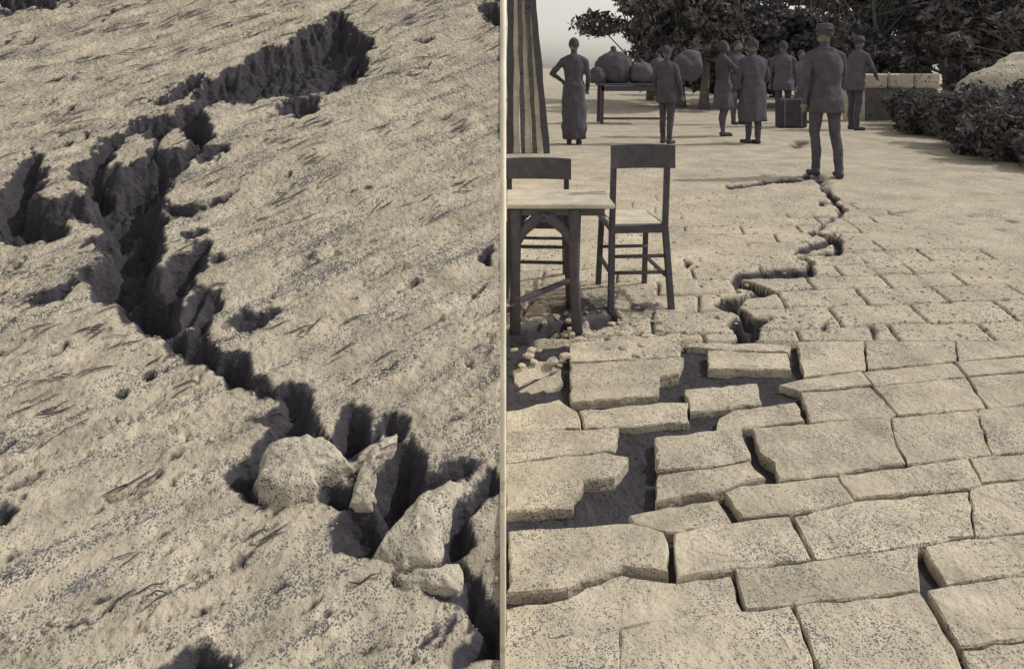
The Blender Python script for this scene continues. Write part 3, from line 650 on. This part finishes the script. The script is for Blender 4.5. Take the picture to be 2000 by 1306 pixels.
    me.polygons.foreach_set('material_index', mi); me.polygons.foreach_set('use_smooth', np.ones(n, bool))
    nv = len(me.vertices); co = np.empty(nv * 3); me.vertices.foreach_get('co', co); co = co.reshape(-1, 3); no = np.empty(nv * 3); me.vertices.foreach_get('normal', no); no = no.reshape(-1, 3)
    low_ = (co[:, 2] < 1.42 * k)[:, None]
    co += no * low_ * (.020 * (fbm(co[:, 0] * 14 + co[:, 1] * 9 + X * 9, co[:, 2] * 11 + co[:, 1] * 5, 3, 4) - .42))[:, None]; me.vertices.foreach_set('co', co.ravel())
    body = bpy.data.objects.new('body', me); COL.objects.link(body); body.parent = root
    # hair
    bm = bmesh.new(); r = bmesh.ops.create_uvsphere(bm, u_segments=18, v_segments=14, radius=1)
    for v in r['verts']:
        c = v.co; q = 1.0 + .05 * mnoise.noise(c * 4)
        v.co = (hc + Vector((c.x * .089 * q, c.y * .103 * q + .012, c.z * .118 * q + .016))) * k
    low = -.09 if hair == 'long' else -.035
    bmesh.ops.delete(bm, geom=[v for v in bm.verts if (v.co / k - hc).z < low or ((v.co / k - hc).y < -.045 and (v.co / k - hc).z < .055)], context='VERTS')
    link('hair', mesh_bm('hair', bm), M_hair, root, smooth=True)
    if hat:
        bm = bmesh.new(); loft(bm, [(hc.x * k, (hc.y + .01) * k, (hc.z + .05 + dz) * k, rx * k, rx * 1.12 * k) for dz, rx in ((0, .105), (.008, .104), (.012, .09), (.05, .092), (.075, .07), (.08, .02))])
        link('cap', mesh_bm('cap', bm), M_c1, root, smooth=True)
    fs = X * 3
    if lower == 'skirt':
        bm = bmesh.new(); loft(bm, [(0, -L*.2, z * k, rx * k, ry * k) for z, rx, ry in ((1.04, .150, .118), (.95, .172, .135), (.80, .19, .15), (.62, .205, .165), (.52, .21, .175))], 44, .05, fs)
        bmesh.ops.subdivide_edges(bm, edges=[e for e in bm.edges if abs(e.verts[0].co.z - e.verts[1].co.z) > .02], cuts=3); crumple(bm, X)
        link('skirt', mesh_bm('skirt', bm), legm, root, smooth=True)
    elif lower == 'longskirt':
        bm = bmesh.new(); loft(bm, [(0, 0, z * k, rx * k, ry * k) for z, rx, ry in ((1.05, .155, .12), (.92, .18, .14), (.6, .2, .16), (.3, .205, .17), (.1, .19, .16))], 44, .06, fs)
        bmesh.ops.subdivide_edges(bm, edges=[e for e in bm.edges if abs(e.verts[0].co.z - e.verts[1].co.z) > .02], cuts=3); crumple(bm, X)
        link('skirt', mesh_bm('skirt', bm), legm, root, smooth=True)
    elif lower in ('coat', 'jacket'):
        zz = .38 if lower == 'coat' else .74
        bm = bmesh.new(); loft(bm, [(0, -L * f, z * k, rx * wide * k, ry * k) for f, z, rx, ry in ((1.0, 1.485, .085, .078), (1.0, 1.455, .115, .088), (.97, 1.42, .165, .105), (.9, 1.37, .196, .125), (.75, 1.27, .198, .142), (.4, 1.08, .178, .132), (.1, .94, .192, .146), (0, zz + .15, .21, .165), (0, zz, .215, .172))], 44, .035, fs)
        bmesh.ops.subdivide_edges(bm, edges=[e for e in bm.edges if abs(e.verts[0].co.z - e.verts[1].co.z) > .02], cuts=3); crumple(bm, X)
        link(lower, mesh_bm(lower, bm), top, root, smooth=True)
    return root
def fy(y): return F * CH / (y - HY)
REL = ((-.235, -.02, 1.12), (.235, -.02, 1.12)); RELH = ((-.25, -.10, .88), (.25, -.10, .88))
# seen from behind: rz = pi turns the figure to face away; then the figure's -x is the viewer's right
PI = math.pi
Yp1 = fy(283); person('person in a long dark garment, hand on hip, beside the furrowed tree trunk', atY(1121, Yp1), Yp1, 1.69, PI * .96, ((-.075, .0), (.075, .01)), ((-.23, -.02, 1.12), (.36, .05, 1.17)), ((-.22, -.14, .93), (.20, -.10, 1.05)), 'longskirt', wide=1.0, mats=(M_c1, M_c1))
Y_ = fy(281); person('slight person in dark clothes standing at the right end of the distant table', atY(1302, Y_), Y_, 1.57, PI * .8, ((-.07, .04), (.09, -.05)), REL, RELH, 'jacket', wide=.9, mats=(M_c1, M_c1))
Yp4 = fy(266); person('woman in a knee-length dark skirt holding out a dark bundle', atY(1412, Yp4), Yp4, 1.70, PI * .55, ((-.06, .03), (.07, -.03)), ((-.20, -.24, 1.15), (.20, -.24, 1.17)), ((-.10, -.47, 1.14), (.10, -.47, 1.16)), 'skirt', wide=1.05, mats=(M_c1, M_c2), hair='long')
Y_ = fy(281); person('person in a long dark coat at the middle of the standing group', atY(1471, Y_), Y_, 1.68, PI * 1.1, ((-.05, .05), (.04, -.08)), ((-.27, .02, 1.12), (.25, -.02, 1.12)), ((-.25, -.1, .90), (.25, -.10, .88)), 'coat', wide=1.15, mats=(M_c1, M_c1))
Yp6 = fy(247); person('upright person in dark clothes standing behind the boxy case', atY(1530, Yp6), Yp6, 1.77, PI * .9, ((-.09, 0), (.09, .02)), REL, RELH, 'jacket', mats=(M_c2, M_c1))
Yp7 = fy(345); person('foremost man in dark clothes walking away along the pavement', atY(1611, Yp7), Yp7, 1.715, PI * 1.0, ((-.10, .14), (.085, -.05)), ((-.235, -.06, 1.13), (.25, .08, 1.13)), ((-.235, -.22, .92), (.235, .02, .87)), 'jacket', wide=1.0, mats=(M_c1, M_c1), hat=True)
Yp8 = fy(254); person('person in dark clothes bending forward right of the walking man', atY(1668, Yp8), Yp8, 1.84, PI * .62, ((-.12, .06), (.12, -.06)), ((-.25, -.18, 1.16), (.26, -.10, 1.14)), ((-.18, -.36, 1.0), (.24, -.26, .93)), 'jacket', lean=.12, mats=(M_c2, M_c1), hat=True)
Y_ = fy(243); person('person in dark clothes partly hidden behind the long-coated one', atY(1440, Y_), Y_, 1.80, .3, ((-.09, 0), (.09, .02)), REL, RELH, 'jacket', mats=(M_c2, M_c2))
Y_ = fy(240); person('small figure in dark clothes between the case and the walking man', atY(1565, Y_), Y_, 1.60, .2, ((-.08, 0), (.08, .02)), REL, RELH, None, mats=(M_c4, M_c2), wide=.9)
# dark sacks heaped on the distant table
def sack(label, px, y, z, rx, ry, rz_, seed):
    bm = bmesh.new(); bmesh.ops.create_icosphere(bm, subdivisions=4, radius=1)
    for v in bm.verts:
        c = v.co.copy(); d = 1 + .16 * mnoise.noise(c * 1.5 + Vector((seed * 3.7, 0, 0))) + .07 * mnoise.noise(c * 4.5 + Vector((seed, 0, 0)))
        f = (1 - .35 * max(0, c.z) ** 2) * (1 - .62 * math.exp(-((c.z - .86) / .10) ** 2)); f *= 1 + .05 * math.sin(math.atan2(c.y, c.x) * 9) * max(0, c.z); v.co = Vector((c.x * rx * f, c.y * ry * f, max(c.z, -.72) * rz_)) * d
    o = link('full_sack', mesh_bm('full_sack', bm), M_c1 if seed % 2 else M_c2, smooth=True); o.location = (atY(px, y), y, .89 + z + rz_ * .70); tag(o, label, 'sack', 'sacks heaped on the distant table')
sack('big dark bulging sack at the left of the heap on the distant table', 1198, 15.9, 0, .40, .30, .46, 1)
sack('low dark sack at the middle of the heap on the distant table', 1252, 15.85, 0, .30, .28, .30, 2)
sack('small dark sack at the left end of the distant table', 1168, 15.75, 0, .20, .22, .24, 3)
sack('slumped dark sack at the right end of the distant table', 1287, 15.9, 0, .26, .27, .36, 4)
# bundle, case
bm = bmesh.new(); bmesh.ops.create_icosphere(bm, subdivisions=4, radius=1)
for v in bm.verts:
    d = 1 + .22 * mnoise.noise(v.co * 1.6) + .08 * mnoise.noise(v.co * 5); v.co = Vector((v.co.x * .27, v.co.y * .2, v.co.z * .27)) * d
o = link('cloth_bundle', mesh_bm('cloth_bundle', bm), M_c2, smooth=True); o.location = (atY(1347, Yp4), Yp4, 1.27); tag(o, 'bulky dark cloth bundle held in outstretched arms', 'bundle')
cs = thing('travel_case', 'large dark boxy travel case standing on the pavement in front of the group', 'case', (atY(1545, fy(250)), fy(250), 0))
bm = bmesh.new(); bar(bm, (0, 0, 0.01), (0, 0, .60), .58, .24, bev=.03); link('case_body', mesh_bm('case_body', bm), M_c3, cs)
bm = bmesh.new(); tube(bm, [(-.09, 0, .595), (-.08, 0, .65), (0, 0, .665), (.08, 0, .65), (.09, 0, .595)], [.013] * 5, 8); link('handle', mesh_bm('handle', bm), M_dwood, cs, smooth=True)
for s in (-.17, .17):
    bm = bmesh.new(); bar(bm, (s, -.123, .03), (s, -.123, .585), .035, .008, bev=.002); link('strap', mesh_bm('strap', bm), M_c4, cs)

# ------------------------------------------------------------------ trees, shrubs, wall, rock
def leaves(n, blobs, size, seed, flat=.4):
    r = np.random.RandomState(seed)
    w_ = np.array([b[3] * b[4] * b[5] for b in blobs]); idx = r.choice(len(blobs), n, p=w_ / w_.sum())
    B = np.array(blobs)[idx]
    d = r.normal(size=(n, 3)); d /= np.linalg.norm(d, axis=1)[:, None]; rad = r.uniform(.25, 1, n) ** .45 * (1 + .25 * r.normal(size=n) * .5)
    P = B[:, :3] + d * rad[:, None] * B[:, 3:6]
    u = r.normal(size=(n, 3)); u /= np.linalg.norm(u, axis=1)[:, None]; v = np.cross(u, r.normal(size=(n, 3))); v /= np.linalg.norm(v, axis=1)[:, None]
    s = size * (r.uniform(.3, 1.0, n) ** 1.6 * 1.9)[:, None]
    Vv = np.stack([P - u * s, P + v * s * .42, P + u * s, P - v * s * .42], 1).reshape(-1, 3)
    return Vv, np.arange(n * 4).reshape(-1, 4)
def tree(name, label, X, Y, H, crown, n, seed, leaf=.085, m=M_leaf, trunk_r=.14, fork=1.4, nb=14, bark=M_bark2, group='trees behind the pavement'):
    r = random.Random(seed); t = thing(name, label, 'tree', (X, Y, 0), 0, group)
    bm = bmesh.new()
    p = [(0, 0, -.1), (.0, 0, .25), (r.uniform(-.06, .06), r.uniform(-.06, .06), fork * .6), (r.uniform(-.15, .15), 0, fork), (r.uniform(-.25, .25), r.uniform(-.2, .2), H * .62)]
    tube(bm, p, [trunk_r * 1.4, trunk_r * 1.05, trunk_r * .9, trunk_r * .8, trunk_r * .3], 10)
    blobs = []; cw, cb = crown
    for i in range(nb):
        a = r.uniform(0, 2 * PI); q = r.uniform(.15, 1) ** .6 * cw; z = r.uniform(cb, H * .93); q *= 1.1 - .6 * max(0, (z - cb) / (H - cb) - .35)
        c = (q * math.cos(a), q * math.sin(a) * .9, z); s = r.uniform(.30, .62) * cw * .62
        blobs.append((*c, s * r.uniform(.9, 1.3), s, s * r.uniform(.55, .85)))
        st = Vector(p[3]).lerp(Vector(p[4]), r.uniform(-.3, .7)); e = Vector(c); mid = st.lerp(e, .5) + Vector((0, 0, .12))
        tube(bm, [st, mid, e], [trunk_r * .34, trunk_r * .22, trunk_r * .07], 6)
    link('trunk', mesh_bm('trunk', bm), bark, t, smooth=True)
    Vv, Fc = leaves(n, blobs, leaf, seed)
    link('crown', mesh_np('crown', Vv, Fc), m, t)
    return t
TR = [('dark broad-crowned tree behind the sack-laden table, nearest the bright gap', 1330, 22, 5.4, (1.9, .95), 12000, M_leaf), ('dark leafy tree behind the woman with the bundle', 1420, 25, 6.2, (2.2, 1.3), 9000, M_leaf),
      ('thin-crowned dusty tree behind the long coat', 1490, 33, 7.0, (2.0, 2.4), 3500, M_leaf2), ('sparse tall tree above the walking man', 1588, 28, 7.5, (1.8, 2.8), 3500, M_leaf),
      ('dark tree directly right of the walking man', 1715, 23, 6.0, (2.1, 1.2), 9000, M_leaf), ('dusty tree behind the low stone wall', 1800, 26, 6.2, (2.0, 1.3), 6500, M_leaf2),
      ('dense dark tree behind the pale rock', 1905, 21, 6.2, (2.2, 1.0), 14000, M_leaf), ('dense dark tree at the right edge of the view', 2030, 18, 5.8, (2.0, .9), 14000, M_leaf),
      ('distant dusty tree seen between the trunks', 1640, 42, 7.5, (2.8, 2.0), 4500, M_leaf2), ('distant dark tree low behind the standing group', 1385, 40, 6.0, (2.6, .9), 6000, M_leaf)]
TR += [('low bushy tree behind the walking man', 1560, 24, 3.0, (1.5, .5), 8000, M_leaf), ('low bushy tree behind the lone standing pair', 1480, 22, 2.6, (1.3, .4), 8000, M_leaf),
       ('low bushy tree behind the bending person', 1665, 21, 2.7, (1.4, .4), 8000, M_leaf), ('round dark tree between the wall and the rock', 1850, 24, 5.6, (2.2, .8), 12000, M_leaf),
       ('tall dark tree filling the upper right corner', 1960, 27, 7.5, (2.8, 1.2), 14000, M_leaf), ('tall dark tree above the low wall', 1760, 30, 7.5, (2.6, 1.2), 10000, M_leaf),
       ('low bushy tree beside the bright gap', 1375, 21, 2.5, (1.2, .4), 7000, M_leaf), ('overhanging dark tree above the sack-laden table', 1270, 27, 7.2, (2.2, 2.9), 8000, M_leaf)]
TR += [('dusty distant tree behind the long-coated person', 1455, 46, 9.0, (3.4, 1.5), 6000, M_leaf2), ('dusty distant tree behind the tall sparse tree', 1550, 52, 10.0, (3.6, 1.5), 5000, M_leaf2),
       ('dark distant tree behind the bending person', 1690, 44, 9.0, (3.4, 1.0), 8000, M_leaf), ('distant dusty tree far behind the pale rock', 1900, 48, 10.5, (4.2, 1.0), 9000, M_leaf2), ('distant dark tree behind the bundle', 1340, 48, 9.0, (3.0, 1.5), 7000, M_leaf)]
for i, (lb, px, Y, H, cr, n, m) in enumerate(TR): tree('background_tree', lb, atY(px, Y), Y, H, cr, n, 200 + i, m=m, leaf=.10 if Y < 30 else .17)
# upright planks leaning together next to the bank
PL = [('dark upright plank nearest the divide, in the bundle of planks', 996, 997, 13, M_dwood, 0), ('pale upright plank second from the divide in the bundle', 1009, 1006, 12, M_pole, .05), ('dark narrow upright plank third from the divide in the bundle', 1022, 1015, 9, M_bark2, -.02),
      ('pale upright plank in the middle of the bundle', 1033, 1022, 12, M_pole, .06), ('dark narrow upright plank right of the middle of the bundle', 1045, 1029, 9, M_bark2, 0), ('pale upright plank second from the right in the bundle', 1055, 1035, 11, M_pole, .05),
      ('dark upright plank at the right side of the bundle', 1068, 1042, 13, M_dwood, -.03)]
for i, (lb, xb, xt, wpx, m_, dy) in enumerate(PL):
    Y_ = 10.25 + dy; bm = bmesh.new(); ww = wpx / F * Y_
    x0, x1 = atY(xb, Y_), atY(xt, Y_) ; x2 = x1 + (x1 - x0) * .35
    zt = 2.9 + .12 * ((i * 5) % 3)
    n = 14; rows = []
    for q in range(n + 1):
        f = q / n; z = f * zt; x = x0 + (x2 - x0) * f; yy = .28 * f + .006 * math.sin(q * 1.7 + i); wq = ww * (1 + .10 * math.sin(q * 1.3 + i * 2))
        rows.append([bm.verts.new((x - x0 + a * wq / 2 + .004 * math.sin(q * 2.3 + i), yy + b * .016, z)) for a, b in ((-1, -1), (1, -1), (1, 1), (-1, 1))])
    for a, b in zip(rows, rows[1:]):
        for c in range(4): bm.faces.new((a[c], a[(c + 1) % 4], b[(c + 1) % 4], b[c]))
    bm.faces.new(rows[0][::-1]); bm.faces.new(rows[-1])
    o = link('upright_plank', mesh_bm('upright_plank', bm), m_); o.location = (x0, Y_, 0); tag(o, lb, 'plank', 'planks leaning together beside the divide')

# shrubs that line the right edge of the pavement
SH = [('ragged dark shrub between the far corner and the rock', 1785, 13.8, .8, .8), ('ragged dark shrub nearest the pavement below the rock', 1900, 10.4, .8, .75), ('low dark shrub at the foot of the pale rock, left side', 1835, 12.6, .9, .75), ('low dark shrub at the foot of the pale rock, right side', 1940, 11.6, .9, .8), ('low dark shrub at the far corner of the pavement', 1750, 14.9, .75, .72), ('mid dark shrub beside the low stone wall', 1805, 12.6, .85, .85), ('broad dark shrub in front of the pale rock', 1870, 10.9, .95, .92),
      ('dense dark shrub below the pale rock', 1935, 9.7, .95, .92), ('nearest dark shrub at the right edge of the pavement', 2010, 8.8, .95, .92)]
for i, (lb, px, Y, r_, h_) in enumerate(SH):
    t = thing('shrub', lb, 'shrub', (atY(px, Y) + .65, Y + .3, 0), 0, 'shrubs along the pavement edge')
    rr = random.Random(300 + i); bl = [(rr.uniform(-.7, .7) * r_, rr.uniform(-.6, .6) * r_, rr.uniform(.12, h_ * .8), rr.uniform(.25, .5) * r_, rr.uniform(.25, .45) * r_, rr.uniform(.2, .4) * h_) for _ in range(13)]
    bm = bmesh.new()
    for b in bl[:8]: tube(bm, [(0, 0, -.05), (b[0] * .4, b[1] * .4, b[2] * .6), b[:3]], [.03, .02, .008], 6)
    link('stem', mesh_bm('stem', bm), M_bark2, t, smooth=True)
    Vv, Fc = leaves(11000, bl, .042, 310 + i); Vv[:, 2] = np.maximum(Vv[:, 2], .01)
    link('foliage', mesh_np('foliage', Vv, Fc), M_leaf if i % 2 == 0 else M_leaf, t)
# low stone wall
WY = 16.6
t = thing('stone_wall', 'low pale stone wall with an end pillar, behind the shrubs', 'wall', (atY(1750, WY), WY, 0))
bm = bmesh.new(); bar(bm, (0, 0, -.05), (0, 0, .745), 1.75, .34, bev=.02); link('wall_body', mesh_bm('wall_body', bm), M_bark2, t)
for k in range(3):
    bm = bmesh.new(); x = -.58 + k * .6; bar(bm, (x - .29, 0, .92), (x + .29, 0, .92), .34, .42, bev=.04); link('coping_stone', mesh_bm('coping_stone', bm), M_rock, t)
bm = bmesh.new(); bar(bm, (-.98, 0, -.05), (-.98, 0, 1.20), .34, .44, bev=.04); link('pillar', mesh_bm('pillar', bm), M_rock, t)
# pale rock outcrop
bm = bmesh.new(); bmesh.ops.create_icosphere(bm, subdivisions=5, radius=1)
for v in bm.verts:
    c = v.co; d = 1 + .22 * mnoise.noise(c * 1.4) + .10 * mnoise.noise(c * 3.7) + .05 * mnoise.noise(c * 9)
    v.co = Vector((c.x * 1.75, c.y * .8, max(c.z, -.3) * 1.40)) * d
o = link('rock_outcrop', mesh_bm('rock_outcrop', bm), M_rock, smooth=True); o.location = (atY(2020, 13.9), 13.9, 0.02); tag(o, 'pale rounded rock rising above the dark shrubs', 'rock')

# ------------------------------------------------------------------ loose grit and dry stalks
def grit(name, label, P, r, m):
    n = len(P); o6 = np.array([(1, 0, 0), (-1, 0, 0), (0, 1, 0), (0, -1, 0), (0, 0, 1), (0, 0, -1)], float)
    f8 = np.array([(0, 2, 4), (2, 1, 4), (1, 3, 4), (3, 0, 4), (2, 0, 5), (1, 2, 5), (3, 1, 5), (0, 3, 5)])
    sc = r[:, None, None] * nrs.uniform(.55, 1.35, (n, 6, 1)); a = nrs.uniform(0, 6.28, n); c_, s_ = np.cos(a)[:, None], np.sin(a)[:, None]
    v = o6[None] * sc; x = v[:, :, 0] * c_ - v[:, :, 1] * s_; y = v[:, :, 0] * s_ + v[:, :, 1] * c_
    V = np.stack([x, y, v[:, :, 2] * .7], -1) + P[:, None, :]
    Fc = (f8[None] + (np.arange(n) * 6)[:, None, None]).reshape(-1, 3)
    o = link(name, mesh_np(name, V.reshape(-1, 3), Fc), m); o['kind'] = 'stuff'; o['label'] = label; o['category'] = 'grit'
def on_bank(n, smax=3.6, ymax=5.1):
    iy = nrs.randint(np.searchsorted(Ys, 1.3), np.searchsorted(Ys, ymax), n); ix = nrs.randint(0, np.searchsorted(Ss, smax), n)
    return iy, ix
iy, ix = on_bank(7000); keep = depth[iy, ix] < .01
P = np.stack([XX[iy, ix], YY[iy, ix], ZZ[iy, ix]], -1)[keep]; grit('loose_grit', 'loose grit scattered over the cracked bank', P, nrs.gamma(2.0, .0016, len(P)) + .0015, M_clod)
iy = nrs.randint(2, 330, 5000); ix = nrs.randint(0, 330, 5000); keep = dep[iy, ix] < .01
P = np.stack([XG[iy, ix], YG[iy, ix], ZG[iy, ix]], -1)[keep]; grit('pavement_grit', 'loose grit scattered over the farther pavement', P, nrs.gamma(2.0, .0022, len(P)) + .002, M_stone)
# dark dry stalks, all raked the same way over the bank
V = []; Fc = []
cen = [on_bank(1, 3.6, 5.0) for _ in range(380)]
for (a_, b_) in cen:
    cx, cy = XX[a_[0], b_[0]], YY[a_[0], b_[0]]; cnt = rnd.choice((1, 1, 2, 2, 3, 4, 6))
    for q in range(cnt):
        th = math.radians(33 + rnd.gauss(0, 13)); l = rnd.uniform(.025, .11) * (.6 + cy * .16); wd_ = rnd.uniform(.0010, .0028) * (.7 + cy * .16)
        x0 = cx + rnd.gauss(0, .045); y0 = cy + rnd.gauss(0, .018); ux, uy = math.cos(th), math.sin(th); pts = []
        for t_ in (-.5, -.15, .2, .5):
            x, y = x0 + ux * l * t_, y0 + uy * l * t_ + .004 * math.sin(t_ * 5 + q)
            i1 = min(max(int(np.searchsorted(Ys, y)), 0), len(Ys) - 1); j1_ = min(max(int(np.searchsorted(Ss, xr(y) - .006 - x)), 0), len(Ss) - 1)
            pts.append((x, y, ZZ[i1, j1_] + .004))
        if max(p[2] for p in pts) - min(p[2] for p in pts) > .12: continue
        b0 = len(V)
        for e, p in enumerate(pts):
            ww = wd_ * (.35, 1, 1, .3)[e]; V += [(p[0] - uy * ww, p[1] + ux * ww, p[2]), (p[0] + uy * ww, p[1] - ux * ww, p[2]), (p[0], p[1], p[2] + ww * 1.6)]
        for e in range(3):
            for c in range(3): Fc.append((b0 + e * 3 + c, b0 + e * 3 + (c + 1) % 3, b0 + e * 3 + 3 + (c + 1) % 3, b0 + e * 3 + 3 + c))
M_stalk = mat('dark_dry_stalk', (0.10, 0.096, 0.10), (0.06, 0.058, 0.066), dot=30, blotch=9, bump=0.0)
o = link('dry_stalks', mesh_np('dry_stalks', V, Fc), M_stalk); o['kind'] = 'stuff'; o['label'] = 'dark dry stalks raked over the cracked bank'; o['category'] = 'stalks'
